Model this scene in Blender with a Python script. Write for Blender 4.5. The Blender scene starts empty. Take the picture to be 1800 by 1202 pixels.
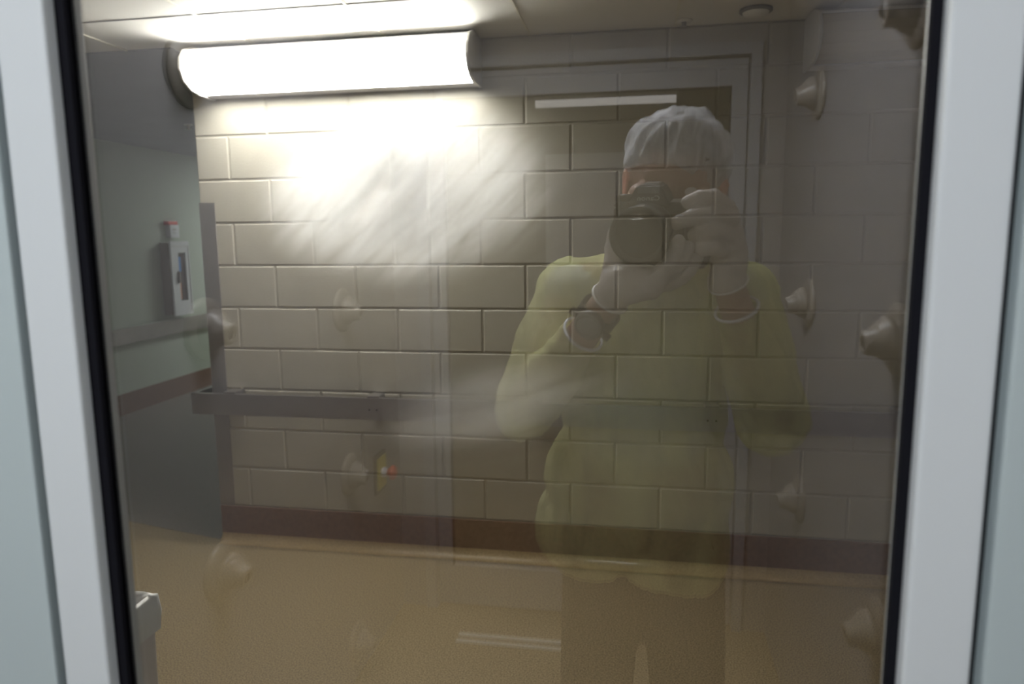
import bpy, bmesh, math, random
from mathutils import Vector, Matrix, noise
random.seed(7)
PI = math.pi
S = bpy.context.scene
COL = S.collection

# ------------------------------------------------------------------ camera, exposure, world
f_axis = Vector((-0.17020537, 0.97480016, -0.14420392))
r_axis = Vector((0.98530206, 0.17050679, -0.01035797))
u_axis = Vector((-0.0144908, 0.1438474, 0.98949378))
CAM = Vector((0.0, 0.0, 1.5295))
cd = bpy.data.cameras.new('view_camera')
cam = bpy.data.objects.new('view_camera', cd)
COL.objects.link(cam)
m = Matrix((r_axis, u_axis, -f_axis)).transposed().to_4x4()
m.translation = CAM
cam.matrix_world = m
cd.sensor_width = 36
cd.lens = 1255.09 / 1800 * 36
cd.clip_start = 0.002
cd.clip_end = 60
cd.dof.use_dof = True
cd.dof.focus_distance = 1.35
cd.dof.aperture_fstop = 4.5
S.camera = cam
S.view_settings.view_transform = 'Standard'
S.view_settings.look = 'None'
S.view_settings.gamma = 1
S.view_settings.use_curve_mapping = False
S.view_settings.exposure = 0.0
S.cycles.use_denoising = True
S.cycles.volume_step_rate = 1.0
S.cycles.max_bounces = 20
S.cycles.volume_bounces = 16
S.cycles.transparent_max_bounces = 24
S.cycles.sample_clamp_indirect = 0.0

w = bpy.data.worlds.new('world'); S.world = w; w.use_nodes = True
w.node_tree.nodes['Background'].inputs[0].default_value = (0.5, 0.55, 0.6, 1)
w.node_tree.nodes['Background'].inputs[1].default_value = 0.005

LAMP = 37.0        # wall fixture diffuser
AIRLOCK = 18.5      # ceiling panel over the photographer
HALL = 17.0        # corridor ceiling panels by the green wall

# ------------------------------------------------------------------ materials
def newmat(name):
    mt = bpy.data.materials.new(name); mt.use_nodes = True
    nt = mt.node_tree
    return mt, nt, nt.nodes, nt.links, nt.nodes['Principled BSDF']

def mat(name, col, rough=0.6, metal=0.0, noise_scale=None, noise_amt=0.08, bump=0.0, bump_scale=80, spec=0.5, aniso=0):
    mt, nt, N, L, P = newmat(name)
    P.inputs['Base Color'].default_value = (*col, 1)
    P.inputs['Roughness'].default_value = rough
    P.inputs['Metallic'].default_value = metal
    P.inputs['Specular IOR Level'].default_value = spec
    tc = N.new('ShaderNodeTexCoord')
    if noise_scale:
        n = N.new('ShaderNodeTexNoise'); n.inputs['Scale'].default_value = noise_scale
        n.inputs['Detail'].default_value = 4
        L.new(tc.outputs['Object'], n.inputs['Vector'])
        r = N.new('ShaderNodeValToRGB')
        a = tuple(max(0, c * (1 - noise_amt)) for c in col); b = tuple(min(1, c * (1 + noise_amt)) for c in col)
        r.color_ramp.elements[0].color = (*a, 1); r.color_ramp.elements[1].color = (*b, 1)
        r.color_ramp.elements[0].position = .3; r.color_ramp.elements[1].position = .7
        L.new(n.outputs['Fac'], r.inputs['Fac']); L.new(r.outputs['Color'], P.inputs['Base Color'])
    if bump:
        n2 = N.new('ShaderNodeTexNoise'); n2.inputs['Scale'].default_value = bump_scale
        n2.inputs['Detail'].default_value = 5
        L.new(tc.outputs['Object'], n2.inputs['Vector'])
        b = N.new('ShaderNodeBump'); b.inputs['Strength'].default_value = bump; b.inputs['Distance'].default_value = 0.002
        L.new(n2.outputs['Fac'], b.inputs['Height']); L.new(b.outputs['Normal'], P.inputs['Normal'])
    return mt

def emat(name, col, strength, base=(0.9, 0.9, 0.9)):
    mt, nt, N, L, P = newmat(name)
    P.inputs['Base Color'].default_value = (*base, 1)
    P.inputs['Roughness'].default_value = 0.4
    P.inputs['Emission Color'].default_value = (*col, 1)
    P.inputs['Emission Strength'].default_value = strength
    return mt

M = {}
M['block'] = mat('painted_block', (0.46, 0.43, 0.36), 0.5, noise_scale=5, noise_amt=.03, bump=.5, bump_scale=120, spec=.35)
M['green_wall'] = mat('pale_green_paint', (0.50, 0.56, 0.50), 0.6, noise_scale=3, noise_amt=.02, spec=.2)
M['grey_wall'] = mat('airlock_wall_paint', (0.33, 0.31, 0.315), 0.55, noise_scale=3, noise_amt=.03, spec=.3)
M['grey_paint'] = mat('grey_door_paint', (0.34, 0.34, 0.37), 0.45, spec=.4)
M['olive_wall'] = mat('back_room_paint', (0.20, 0.185, 0.11), 0.7)
M['brown_base'] = mat('brown_base', (0.20, 0.115, 0.075), 0.45, noise_scale=60, noise_amt=.12)
M['white_frame'] = mat('white_aluminium_frame', (0.72, 0.76, 0.79), 0.35, spec=.4)
M['stile'] = mat('white_door_paint', (0.52, 0.60, 0.62), 0.4)
M['gasket'] = mat('black_rubber', (0.010, 0.010, 0.014), 0.9, spec=.1)
M['steel'] = mat('brushed_stainless', (0.45, 0.43, 0.43), 0.28, metal=0.95, noise_scale=6, noise_amt=.05)
M['steel_dull'] = mat('dull_stainless', (0.34, 0.32, 0.32), 0.42, metal=0.7, noise_scale=5, noise_amt=.08)
M['screw'] = mat('dark_screw', (0.05, 0.045, 0.04), 0.4, metal=.6)
M['ceil'] = mat('ceiling_panel_white', (0.84, 0.82, 0.77), 0.6, noise_scale=4, noise_amt=.02)
M['ceil_grid'] = mat('ceiling_grid_grey', (0.28, 0.27, 0.26), 0.5)
M['ceil_bead'] = mat('ceiling_bead_cream', (0.85, 0.82, 0.7), 0.5)
M['white_plastic'] = mat('white_plastic', (0.80, 0.78, 0.82), 0.4)
M['liner'] = mat('white_bin_liner', (0.88, 0.88, 0.86), 0.35)
M['cream_plastic'] = mat('cream_nozzle_plastic', (0.35, 0.31, 0.275), 0.3)
M['dark_hole'] = mat('nozzle_bore', (0.03, 0.025, 0.02), 0.6)
M['red'] = mat('red_plastic', (0.75, 0.04, 0.03), 0.3)
M['yellow_plate'] = mat('yellow_plate', (0.75, 0.62, 0.05), 0.4)
M['dark_rim'] = mat('dark_plate_rim', (0.05, 0.05, 0.045), 0.5)
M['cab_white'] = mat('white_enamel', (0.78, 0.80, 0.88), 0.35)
M['cab_side'] = mat('taupe_side_shade', (0.30, 0.26, 0.25), 0.5)
M['cab_dark'] = mat('cabinet_interior', (0.05, 0.03, 0.035), 0.6)
M['blue'] = mat('blue_label', (0.08, 0.28, 0.75), 0.4)
M['orange'] = mat('orange_label', (0.75, 0.25, 0.06), 0.4)
M['skin'] = mat('skin', (0.42, 0.25, 0.185), 0.5, noise_scale=40, noise_amt=.08)
M['ear'] = mat('ear_skin', (0.66, 0.26, 0.18), 0.5)
M['hair'] = mat('short_grey_brown_hair', (0.05, 0.042, 0.04), 0.8, noise_scale=200, noise_amt=.4)
M['eye'] = mat('eye_white', (0.7, 0.68, 0.65), 0.2)
M['lip'] = mat('lip', (0.45, 0.17, 0.13), 0.5)
M['shirt'] = mat('white_cotton', (0.80, 0.82, 0.90), 0.8)
M['trousers'] = mat('dark_trousers', (0.05, 0.045, 0.05), 0.8, noise_scale=50)
M['shoe'] = mat('dark_shoe', (0.03, 0.03, 0.03), 0.5)
M['cam_black'] = mat('camera_black', (0.022, 0.022, 0.022), 0.45, bump=.3, bump_scale=600)
M['cam_rubber'] = mat('camera_rubber', (0.016, 0.016, 0.016), 0.7, bump=.6, bump_scale=900)
M['cam_grey'] = mat('camera_grey', (0.25, 0.26, 0.27), 0.25)
M['cam_letter'] = mat('camera_lettering', (0.9, 0.9, 0.9), 0.5)
M['lens_glass'] = mat('dark_coated_glass', (0.01, 0.01, 0.012), 0.08)
M['watch'] = mat('black_watch', (0.02, 0.02, 0.022), 0.4)
M['watch_ring'] = mat('grey_watch_bezel', (0.22, 0.23, 0.23), 0.3, metal=.5)
M['gown_trim'] = mat('yellow_neck_binding', (0.85, 0.82, 0.10), 0.7)
M['pale_door'] = mat('pale_grey_door', (0.72, 0.72, 0.80), 0.5)
M['lampbody'] = mat('fixture_white_enamel', (0.62, 0.61, 0.62), 0.35)
M['lamp_cap'] = mat('fixture_end_cap', (0.55, 0.54, 0.52), 0.5)
M['unlit'] = mat('unlit_acrylic_lens', (0.48, 0.44, 0.37), 0.25)
M['lit'] = emat('lit_acrylic_lens', (1.0, 0.985, 0.925), LAMP)
M['air_panel'] = emat('lit_ceiling_panel', (0.93, 0.97, 1.0), AIRLOCK)
M['hall_panel'] = emat('lit_hall_panel', (0.95, 1.0, 0.94), HALL)
M['back_fill_panel'] = emat('added_back_room_fill', (1.0, 0.96, 0.95), 18.0)
M['tube_dim'] = emat('lit_back_room_lamp', (1.0, 0.97, 0.98), 1.1)

def floor_mat():
    mt, nt, N, L, P = newmat('speckled_tan_resin_floor')
    tc = N.new('ShaderNodeTexCoord')
    v = N.new('ShaderNodeTexNoise'); v.inputs['Scale'].default_value = 190; v.inputs['Detail'].default_value = 3
    L.new(tc.outputs['Object'], v.inputs['Vector'])
    r = N.new('ShaderNodeValToRGB')
    e = r.color_ramp.elements
    e[0].position = .32; e[0].color = (0.10, 0.068, 0.036, 1)
    e[1].position = .66; e[1].color = (0.40, 0.31, 0.185, 1)
    x = r.color_ramp.elements.new(.47); x.color = (0.26, 0.195, 0.11, 1)
    L.new(v.outputs['Fac'], r.inputs['Fac']); L.new(r.outputs['Color'], P.inputs['Base Color'])
    P.inputs['Roughness'].default_value = 0.42
    P.inputs['Specular IOR Level'].default_value = .3
    b = N.new('ShaderNodeBump'); b.inputs['Strength'].default_value = .25; b.inputs['Distance'].default_value = .001
    L.new(v.outputs['Fac'], b.inputs['Height']); L.new(b.outputs['Normal'], P.inputs['Normal'])
    return mt
M['floor'] = floor_mat()

M['hall_ceiling_shade'] = mat('shade_grey_hall_ceiling', (0.30, 0.31, 0.335), 0.7, noise_scale=3, noise_amt=.05)
M['hall_floor_shade'] = mat('shade_brown_hall_floor', (0.20, 0.175, 0.155), 0.5, noise_scale=120, noise_amt=.15)

def glass_mat(name, f0, tint=(1, 1, 1)):
    """thin pane: per surface, reflectance follows Schlick's curve, the rest goes straight through"""
    mt = bpy.data.materials.new(name); mt.use_nodes = True
    nt = mt.node_tree; N = nt.nodes; L = nt.links
    N.remove(N['Principled BSDF']); out = N['Material Output']
    g = N.new('ShaderNodeNewGeometry')
    d = N.new('ShaderNodeVectorMath'); d.operation = 'DOT_PRODUCT'
    L.new(g.outputs['Incoming'], d.inputs[0]); L.new(g.outputs['Normal'], d.inputs[1])
    ab = N.new('ShaderNodeMath'); ab.operation = 'ABSOLUTE'; L.new(d.outputs['Value'], ab.inputs[0])
    s = N.new('ShaderNodeMath'); s.operation = 'SUBTRACT'; s.inputs[0].default_value = 1; L.new(ab.outputs[0], s.inputs[1])
    s.use_clamp = True
    p = N.new('ShaderNodeMath'); p.operation = 'POWER'; p.inputs[1].default_value = 5; L.new(s.outputs[0], p.inputs[0])
    ma = N.new('ShaderNodeMath'); ma.operation = 'MULTIPLY_ADD'; ma.inputs[1].default_value = 1 - f0; ma.inputs[2].default_value = f0
    L.new(p.outputs[0], ma.inputs[0])
    t = N.new('ShaderNodeBsdfTransparent'); t.inputs[0].default_value = (*tint, 1)
    gl = N.new('ShaderNodeBsdfGlossy'); gl.inputs['Roughness'].default_value = 0.0
    mx = N.new('ShaderNodeMixShader')
    L.new(ma.outputs[0], mx.inputs[0]); L.new(t.outputs[0], mx.inputs[1]); L.new(gl.outputs[0], mx.inputs[2])
    L.new(mx.outputs[0], out.inputs['Surface'])
    return mt
M['glass'] = glass_mat('window_glass', 0.138, (0.97, 0.975, 0.97))
M['glass2'] = glass_mat('back_door_glass', 0.04, (0.9, 0.9, 0.88))

def cloth_mat(name, col, trans, fold_scale=18, bump=.6, rough=.8, dist=.01, stretch=(1, 1, .25)):
    """thin non-woven cloth: partly see-through, partly lit from behind"""
    mt, nt, N, L, P = newmat(name)
    P.inputs['Base Color'].default_value = (*col, 1); P.inputs['Roughness'].default_value = rough
    tc = N.new('ShaderNodeTexCoord'); mp = N.new('ShaderNodeMapping'); mp.inputs['Scale'].default_value = stretch
    n = N.new('ShaderNodeTexNoise'); n.inputs['Scale'].default_value = fold_scale; n.inputs['Detail'].default_value = 3
    n.inputs['Distortion'].default_value = .6
    L.new(tc.outputs['Object'], mp.inputs['Vector']); L.new(mp.outputs[0], n.inputs['Vector'])
    b = N.new('ShaderNodeBump'); b.inputs['Strength'].default_value = bump; b.inputs['Distance'].default_value = dist
    L.new(n.outputs['Fac'], b.inputs['Height']); L.new(b.outputs['Normal'], P.inputs['Normal'])
    t = N.new('ShaderNodeBsdfTransparent'); tl = N.new('ShaderNodeBsdfTranslucent'); tl.inputs[0].default_value = (*col, 1)
    m1 = N.new('ShaderNodeMixShader'); m1.inputs[0].default_value = .2
    L.new(P.outputs[0], m1.inputs[1]); L.new(tl.outputs[0], m1.inputs[2])
    m2 = N.new('ShaderNodeMixShader')
    if trans > 0:
        r = N.new('ShaderNodeMapRange'); r.inputs['From Min'].default_value = .35; r.inputs['From Max'].default_value = .65
        r.inputs['To Min'].default_value = min(1, trans * 1.35); r.inputs['To Max'].default_value = trans * .5
        L.new(n.outputs['Fac'], r.inputs['Value']); L.new(r.outputs[0], m2.inputs[0])
    else:
        m2.inputs[0].default_value = 0
    L.new(m1.outputs[0], m2.inputs[1]); L.new(t.outputs[0], m2.inputs[2])
    L.new(m2.outputs[0], N['Material Output'].inputs['Surface'])
    return mt
M['gown'] = cloth_mat('yellow_isolation_gown', (0.86, 0.86, 0.40), .42, 16, .8, dist=.012)
M['cap'] = cloth_mat('white_bouffant_cap', (0.88, 0.88, 0.92), .52, 38, 1.0, dist=.012, stretch=(1.4, .5, .45))
M['glove'] = cloth_mat('translucent_latex_glove', (0.76, 0.69, 0.64), .10, 60, .35, .4, dist=.003, stretch=(1, 1, 1))
M['steel_wrap'] = M['steel']

# ------------------------------------------------------------------ mesh helpers
def bm_new(): return bmesh.new()

def box(bm, x0, x1, y0, y1, z0, z1, bev=0.0, seg=2, M4=None, mi=0):
    vs = [bm.verts.new((x, y, z)) for z in (z0, z1) for y in (y0, y1) for x in (x0, x1)]
    idx = [(0, 2, 3, 1), (4, 5, 7, 6), (0, 1, 5, 4), (2, 6, 7, 3), (0, 4, 6, 2), (1, 3, 7, 5)]
    fs = [bm.faces.new([vs[i] for i in q]) for q in idx]
    for f in fs: f.material_index = mi
    vv = vs
    if bev > 0:
        es = list({e for f in fs for e in f.edges})
        r = bmesh.ops.bevel(bm, geom=es, offset=bev, segments=seg, affect='EDGES', profile=.6, material=mi)
        vv = list({v for f in r['faces'] for v in f.verts} | {v for v in vs if v.is_valid})
    if M4 is not None:
        for v in vv: v.co = M4 @ v.co
    return vv

def prism(bm, pts, axis, a, b, mi=0):
    """closed polygon pts in the plane normal to axis ('x','y','z'), extruded from a to b"""
    def P(p, t):
        return {'x': (t, p[0], p[1]), 'y': (p[0], t, p[1]), 'z': (p[0], p[1], t)}[axis]
    A = [bm.verts.new(P(p, a)) for p in pts]; B = [bm.verts.new(P(p, b)) for p in pts]
    n = len(pts); fs = [bm.faces.new(A[::-1]), bm.faces.new(B)]
    for i in range(n):
        fs.append(bm.faces.new([A[i], A[(i + 1) % n], B[(i + 1) % n], B[i]]))
    for f in fs: f.material_index = mi
    return A + B

def frame_of(d):
    d = d.normalized()
    a = Vector((0, 0, 1)) if abs(d.z) < .9 else Vector((1, 0, 0))
    u = d.cross(a).normalized(); v = d.cross(u).normalized()
    return u, v, d

def lathe(bm, prof, origin, direction, seg=32, mi=0, closed=False):
    """prof: list of (radius, distance along direction)"""
    u, v, d = frame_of(Vector(direction)); o = Vector(origin); rings = []
    for r, t in prof:
        if r < 1e-6:
            rings.append([bm.verts.new(o + d * t)])
        else:
            rings.append([bm.verts.new(o + d * t + (u * math.cos(2 * PI * k / seg) + v * math.sin(2 * PI * k / seg)) * r) for k in range(seg)])
    pr = list(zip(rings, rings[1:]))
    if closed: pr.append((rings[-1], rings[0]))
    for a, b in pr:
        for k in range(seg):
            k2 = (k + 1) % seg
            if len(a) == 1 and len(b) == 1: continue
            if len(a) == 1: f = bm.faces.new([a[0], b[k], b[k2]])
            elif len(b) == 1: f = bm.faces.new([a[k], b[0], a[k2]])
            else: f = bm.faces.new([a[k], b[k], b[k2], a[k2]])
            f.material_index = mi; f.smooth = True
    return rings

def tube(bm, pts, r, seg=12, mi=0):
    pts = [Vector(p) for p in pts]; rings = []
    for i, p in enumerate(pts):
        d = (pts[min(i + 1, len(pts) - 1)] - pts[max(i - 1, 0)])
        u, v, _ = frame_of(d)
        if rings:
            # keep the ring aligned with the previous one
            pu = prev
            u = (pu - d.normalized() * pu.dot(d.normalized())).normalized(); v = d.normalized().cross(u)
        prev = u
        rr = r[i] if isinstance(r, (list, tuple)) else r
        rings.append([bm.verts.new(p + (u * math.cos(2 * PI * k / seg) + v * math.sin(2 * PI * k / seg)) * rr) for k in range(seg)])
    for a, b in zip(rings, rings[1:]):
        for k in range(seg):
            f = bm.faces.new([a[k], b[k], b[(k + 1) % seg], a[(k + 1) % seg]]); f.smooth = True; f.material_index = mi
    for rg in (rings[0], rings[-1]):
        f = bm.faces.new(rg); f.material_index = mi
    return rings

def obj(name, bm, mats, parent=None, smooth=None, loc=None):
    bmesh.ops.recalc_face_normals(bm, faces=bm.faces[:])
    me = bpy.data.meshes.new(name)
    bm.to_mesh(me); bm.free()
    if not isinstance(mats, (list, tuple)): mats = [mats]
    for k in mats: me.materials.append(M[k] if isinstance(k, str) else k)
    if smooth:
        me.polygons.foreach_set('use_smooth', [True] * len(me.polygons)); me.update()
    o = bpy.data.objects.new(name, me); COL.objects.link(o)
    if parent is not None:
        o.parent = parent
        o.matrix_parent_inverse = parent.matrix_world.inverted() if parent.type != 'EMPTY' else Matrix.Translation(-parent.location)
    return o

def tag(o, label=None, cat=None, group=None, kind=None):
    if label: o['label'] = label
    if cat: o['category'] = cat
    if group: o['group'] = group
    if kind: o['kind'] = kind
    return o

def empty(name, loc=(0, 0, 0)):
    o = bpy.data.objects.new(name, None); COL.objects.link(o); o.location = loc
    o.empty_display_size = .05
    return o

def struct(name, bm, mats, label=None, **k):
    return tag(obj(name, bm, mats, **k), label=label, kind='structure')

# ------------------------------------------------------------------ dimensions
GY = 0.52                # glass plane
FW = 3.20                # far block wall
CH = 2.392               # ceiling
XC = -2.082              # free end of the block wall
GX = -4.49               # green wall face
AX0, AX1, AB = -0.95, 0.51, -1.68     # airlock side walls and back wall

# ------------------------------------------------------------------ room shell
bm = bm_new(); box(bm, -4.75, 2.6, -1.83, 9.6, -0.1, 0.0)
struct('floor', bm, 'floor', 'speckled tan resin floor')
bm = bm_new(); prism(bm, [(-2.112, 3.205), (-2.112, 9.6), (GX, 9.6), (GX, 3.74)], 'z', .0005, .002)  # thin sheet cut along the shadow edge, shade put into its colour
struct('floor_hall_shade', bm, 'hall_floor_shade', 'hall floor beyond the corner guard, its shade put in as grey brown')
bm = bm_new(); box(bm, -4.75, 2.6, 0.56, 9.6, CH + .002, CH + .1)
# recessed seams between the ceiling panels, a dark one across and cream beads lengthwise
box(bm, GX, 2.4, 2.655, 2.661, CH - .001, CH + .003, mi=1)
box(bm, GX, 2.4, 2.045, 2.051, CH - .001, CH + .003, mi=1)
for x in (-4.13, -3.52, -2.91, -2.305, -1.69, -1.08, -.47, .14, .75, 1.36, 1.97):
    box(bm, x, x + .008, 0.6, FW if x > -2.1 else 9.5, CH - .003, CH + .003, mi=2)
struct('ceiling', bm, ['ceil', 'ceil_grid', 'ceil_bead'], 'white panelled ceiling of the block-walled room')

bm = bm_new(); box(bm, GX, XC + .002, 3.06, 9.6, CH - .004, CH + .001)  # slab under the same ceiling, its dark grey stands in for shade
struct('ceiling_hall_shade', bm, 'hall_ceiling_shade', 'hall ceiling beyond the block wall, its shade put in as dark grey')

def block_wall():
    bm = bm_new()
    g, c, dep = .0032, .005, .0042          # half joint, chamfer, depth
    z0, h, L, x0 = 1.410, .2032, .4064, -1.914
    box(bm, XC, 2.4, FW + dep, FW + .2, 0.0, CH)
    for k in range(-6, 6):
        za, zb = z0 + k * h, min(z0 + (k + 1) * h, CH - .0)
        if za >= CH: break
        off = 0 if k % 2 == 0 else .5
        xs = [XC - .2] + [x0 + (j + off) * L for j in range(-1, 12)] + [9]
        for a, b in zip(xs, xs[1:]):
            a2, b2 = max(a, XC), min(b, 2.4)
            if b2 - a2 < .02: continue
            xa = a2 + (g if a > XC else 0); xb = b2 - g
            a_, b_ = za + g, zb - g
            jit = random.uniform(-.0006, .0006)
            f = FW + jit
            o = [(xa, FW + dep, a_), (xb, FW + dep, a_), (xb, FW + dep, b_), (xa, FW + dep, b_)]
            i = [(xa + c, f, a_ + c), (xb - c, f, a_ + c), (xb - c, f, b_ - c), (xa + c, f, b_ - c)]
            O = [bm.verts.new(p) for p in o]; I = [bm.verts.new(p) for p in i]
            bm.faces.new(I)
            for q in range(4):
                bm.faces.new([O[q], O[(q + 1) % 4], I[(q + 1) % 4], I[q]])
    me = struct('wall_far', bm, 'block', 'beige painted concrete block wall')
    return me
block_wall()
bm = bm_new(); box(bm, XC, XC + .2, FW + .2, 9.6, 0, CH); struct('wall_hall_right', bm, 'block', 'beige wall turning away behind the steel corner guard')
bm = bm_new(); box(bm, GX - .15, GX, -1.83 + 2.4, 9.6, 0, CH); struct('wall_left', bm, 'green_wall', 'pale green painted hall wall')
bm = bm_new(); box(bm, 2.4, 2.55, 0.56, FW + .2, 0, CH); struct('wall_right', bm, 'block')
bm = bm_new(); box(bm, GX - .15, XC + .2, 9.6, 9.75, 0, CH); struct('wall_hall_end', bm, 'green_wall')

def base_profile(bm, a, b, y=FW, s=-1):
    # brown base with a coved foot that runs out onto the floor
    pts = [(y, .190), (y + s * .006, .189), (y + s * .007, .045)]
    prism(bm, pts + [(y, .045)], 'x', a, b, 0)
    arc = [(y + s * (.008 + .046 * (1 - math.cos(t))), .045 - .043 * math.sin(t)) for t in [PI / 2 * i / 8 for i in range(9)]]
    prism(bm, arc + [(y, .001), (y, .045)], 'x', a, b, 1)
bm = bm_new(); base_profile(bm, XC, 2.4)
M['cove'] = mat('glossy_tan_cove', (0.42, 0.31, 0.17), 0.10, noise_scale=150, noise_amt=.2)
o = struct('baseboard_far', bm, ['brown_base', 'cove'], 'dark brown base with a glossy coved foot along the block wall')
bm = bm_new(); box(bm, GX, GX + .008, .6, 9.6, 0, .19); struct('baseboard_left', bm, 'brown_base')

# corner guard
bm = bm_new()
prism(bm, [(XC - .003, FW + .09), (XC - .003, FW - .003), (XC + .078, FW - .003), (XC + .078, FW - .0005), (XC - .0005, FW - .0005), (XC - .0005, FW + .09)], 'z', .001, 1.712)
tag(obj('corner_guard', bm, 'steel_dull'), 'tall grey stainless corner guard on the free end of the block wall', 'corner guard')

# ------------------------------------------------------------------ steel bumper rails
def rail(name, label):
    t = empty(name, (-0.5, FW, .69)); tag(t, label, 'rail')
    bm = bm_new()
    y0, y1, z0, z1 = 3.112, 3.122, .688, .792
    # front band with small return lips, wrapping the free corner
    prism(bm, [(y0, z0), (y0, z1), (y0 + .022, z1), (y0 + .022, z1 - .003), (y0 + .003, z1 - .003), (y0 + .003, z0 + .003), (y0 + .022, z0 + .003), (y0 + .022, z0)], 'x', XC - .062, 2.39)
    o1 = obj('front_band', bm, 'steel', t)
    bm = bm_new()
    box(bm, XC - .065, XC - .062, y0, FW + .35, z0, z1)
    prism(bm, [(XC - .065, z1), (XC - .040, z1), (XC - .040, z1 - .003), (XC - .065, z1 - .003)], 'y', y0, FW + .35)
    prism(bm, [(XC - .065, z0), (XC - .040, z0), (XC - .040, z0 + .003), (XC - .065, z0 + .003)], 'y', y0, FW + .35)
    obj('return_band', bm, 'steel', t)
    for x in (-1.945, -1.209, -.439, .332, 1.10):
        bm = bm_new()
        box(bm, x - .03, x + .03, y0 + .004, FW - .001, z1 - .035, z1 + .010, .002)
        box(bm, x - .03, x + .03, y0 + .004, FW - .001, z0 + .01, z0 + .03, .002)
        b = obj('bracket', bm, 'steel', t)
        if -1.5 < x < .5:
            for dx in (-.018, .018):
                bm = bm_new(); lathe(bm, [(.0, -.0025), (.004, -.002), (.0045, 0.001)], (x + dx, y0, .737), (0, 1, 0), 12)
                obj('screw', bm, 'screw', t)
    return t
rail('bumper_rail', 'long brushed stainless bumper rail across the block wall')
t = empty('bumper_rail', (GX, 4, .63)); tag(t, 'grey bumper rail on the pale green hall wall', 'rail')
bm = bm_new(); box(bm, GX + .03, GX + .04, 2.0, 9.5, .632, .776, .004); obj('front_band', bm, 'steel_dull', t)
for y in (2.4, 4.0, 5.6, 7.2, 8.8):
    bm = bm_new(); box(bm, GX, GX + .031, y - .03, y + .03, .66, .75); obj('bracket', bm, 'steel_dull', t)

# ------------------------------------------------------------------ wall fixtures
PROF = [(3.199, 2.382), (3.07, 2.382), (2.99, 2.352), (2.955, 2.31), (2.945, 2.27), (2.965, 2.232), (3.01, 2.206), (3.07, 2.194), (3.199, 2.190)]
def fixture(x0, x1, lens, label):
    t = empty('wall_light', ((x0 + x1) / 2, FW, 2.19)); tag(t, label, 'wall light')
    
    bm = bm_new()
    # enamel tray behind and above the lens, with a lip along the top and along the bottom
    prism(bm, [(3.199, 2.385), (3.060, 2.385), (2.985, 2.358), (2.985, 2.350), (3.060, 2.372), (3.190, 2.372), (3.190, 2.203), (3.125, 2.202), (3.120, 2.190), (3.199, 2.188)], 'x', x0 + .014, x1 - .014)
    obj('tray', bm, 'lampbody', t)
    bm = bm_new()
    pts = [(3.060, 2.370), (2.988, 2.349), (2.960, 2.312), (2.952, 2.272), (2.970, 2.236), (3.012, 2.211), (3.058, 2.200), (3.124, 2.197), (3.124, 2.202), (3.058, 2.206), (3.015, 2.216), (2.975, 2.239), (2.957, 2.273), (2.965, 2.31), (2.992, 2.344), (3.060, 2.365)]
    prism(bm, pts, 'x', x0 + .016, x1 - .016)
    obj('lens_cover', bm, lens, t)
    for a, b in ((x0, x0 + .014), (x1 - .014, x1)):
        bm = bm_new(); prism(bm, [(3.199, 2.388), (3.05, 2.388), (2.975, 2.358), (2.942, 2.315), (2.936, 2.268), (2.957, 2.222), (3.01, 2.192), (3.07, 2.182), (3.199, 2.180)], 'x', a, b)
        bmesh.ops.bevel(bm, geom=bm.edges[:], offset=.003, segments=1, affect='EDGES')
        obj('end_cap', bm, 'lamp_cap', t)
    return t
fixture(-1.972, -.680, 'lit', 'lit white fluorescent wall light glowing above the mist')
fixture(.655, 1.947, 'unlit', 'unlit cream wall light with a grey end cap, partly behind the white frame')

# small ceiling fittings
def lathe_obj(name, prof, origin, direction, mname, parent=None, seg=32):
    bm = bm_new(); lathe(bm, prof, origin, direction, seg); return obj(name, bm, mname, parent)
t = empty('smoke_detector', (.44, 3.03, CH)); tag(t, 'flat round detector on the ceiling near the unlit wall light', 'detector')
lathe_obj('base', [(0, 0), (.062, 0), (.062, .008), (.056, .012), (0, .012)], (.44, 3.03, CH), (0, 0, -1), 'ceil_grid', t)
lathe_obj('cover', [(.05, .012), (.045, .022), (.02, .028), (0, .028)], (.44, 3.03, CH), (0, 0, -1), 'ceil', t)
t = empty('sprinkler_head', (.175, 3.12, CH)); tag(t, 'tiny sprinkler head on the ceiling above the grey door frame reflection', 'sprinkler')
lathe_obj('escutcheon', [(0, 0), (.035, 0), (.030, .006), (0, .006)], (.175, 3.12, CH), (0, 0, -1), 'ceil', t)
lathe_obj('head', [(.010, .006), (.008, .02), (.018, .024), (0, .026)], (.175, 3.12, CH), (0, 0, -1), 'steel', t)
t = empty('sprinkler_head', (-3.30, 5.0, CH)); tag(t, 'pale sprinkler head on the hall ceiling', 'sprinkler')
lathe_obj('escutcheon', [(0, 0), (.035, 0), (.030, .006), (0, .006)], (-3.30, 5.0, CH), (0, 0, -1), 'ceil', t)
lathe_obj('head', [(.012, .006), (.010, .03), (.022, .034), (0, .037)], (-3.30, 5.0, CH - .003), (0, 0, -1), 'ceil_bead', t)

# hall ceiling panels, out of the picture, that light the green wall
for x, y, sx, sy in ((-3.4, 8.2, .3, .6),):
    t = empty('ceiling_light', (x, y, CH)); tag(t, 'recessed ceiling panel further along the green hall' if y > 5 else 'recessed ceiling panel over the near end of the green hall', 'ceiling light')
    bm = bm_new(); box(bm, x - sx - .03, x + sx + .03, y - sy - .03, y + sy + .03, CH - .012, CH); obj('frame', bm, 'lampbody', t)
    bm = bm_new(); box(bm, x - sx, x + sx, y - sy, y + sy, CH - .015, CH - .011); obj('diffuser', bm, 'hall_panel', t)

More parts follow.
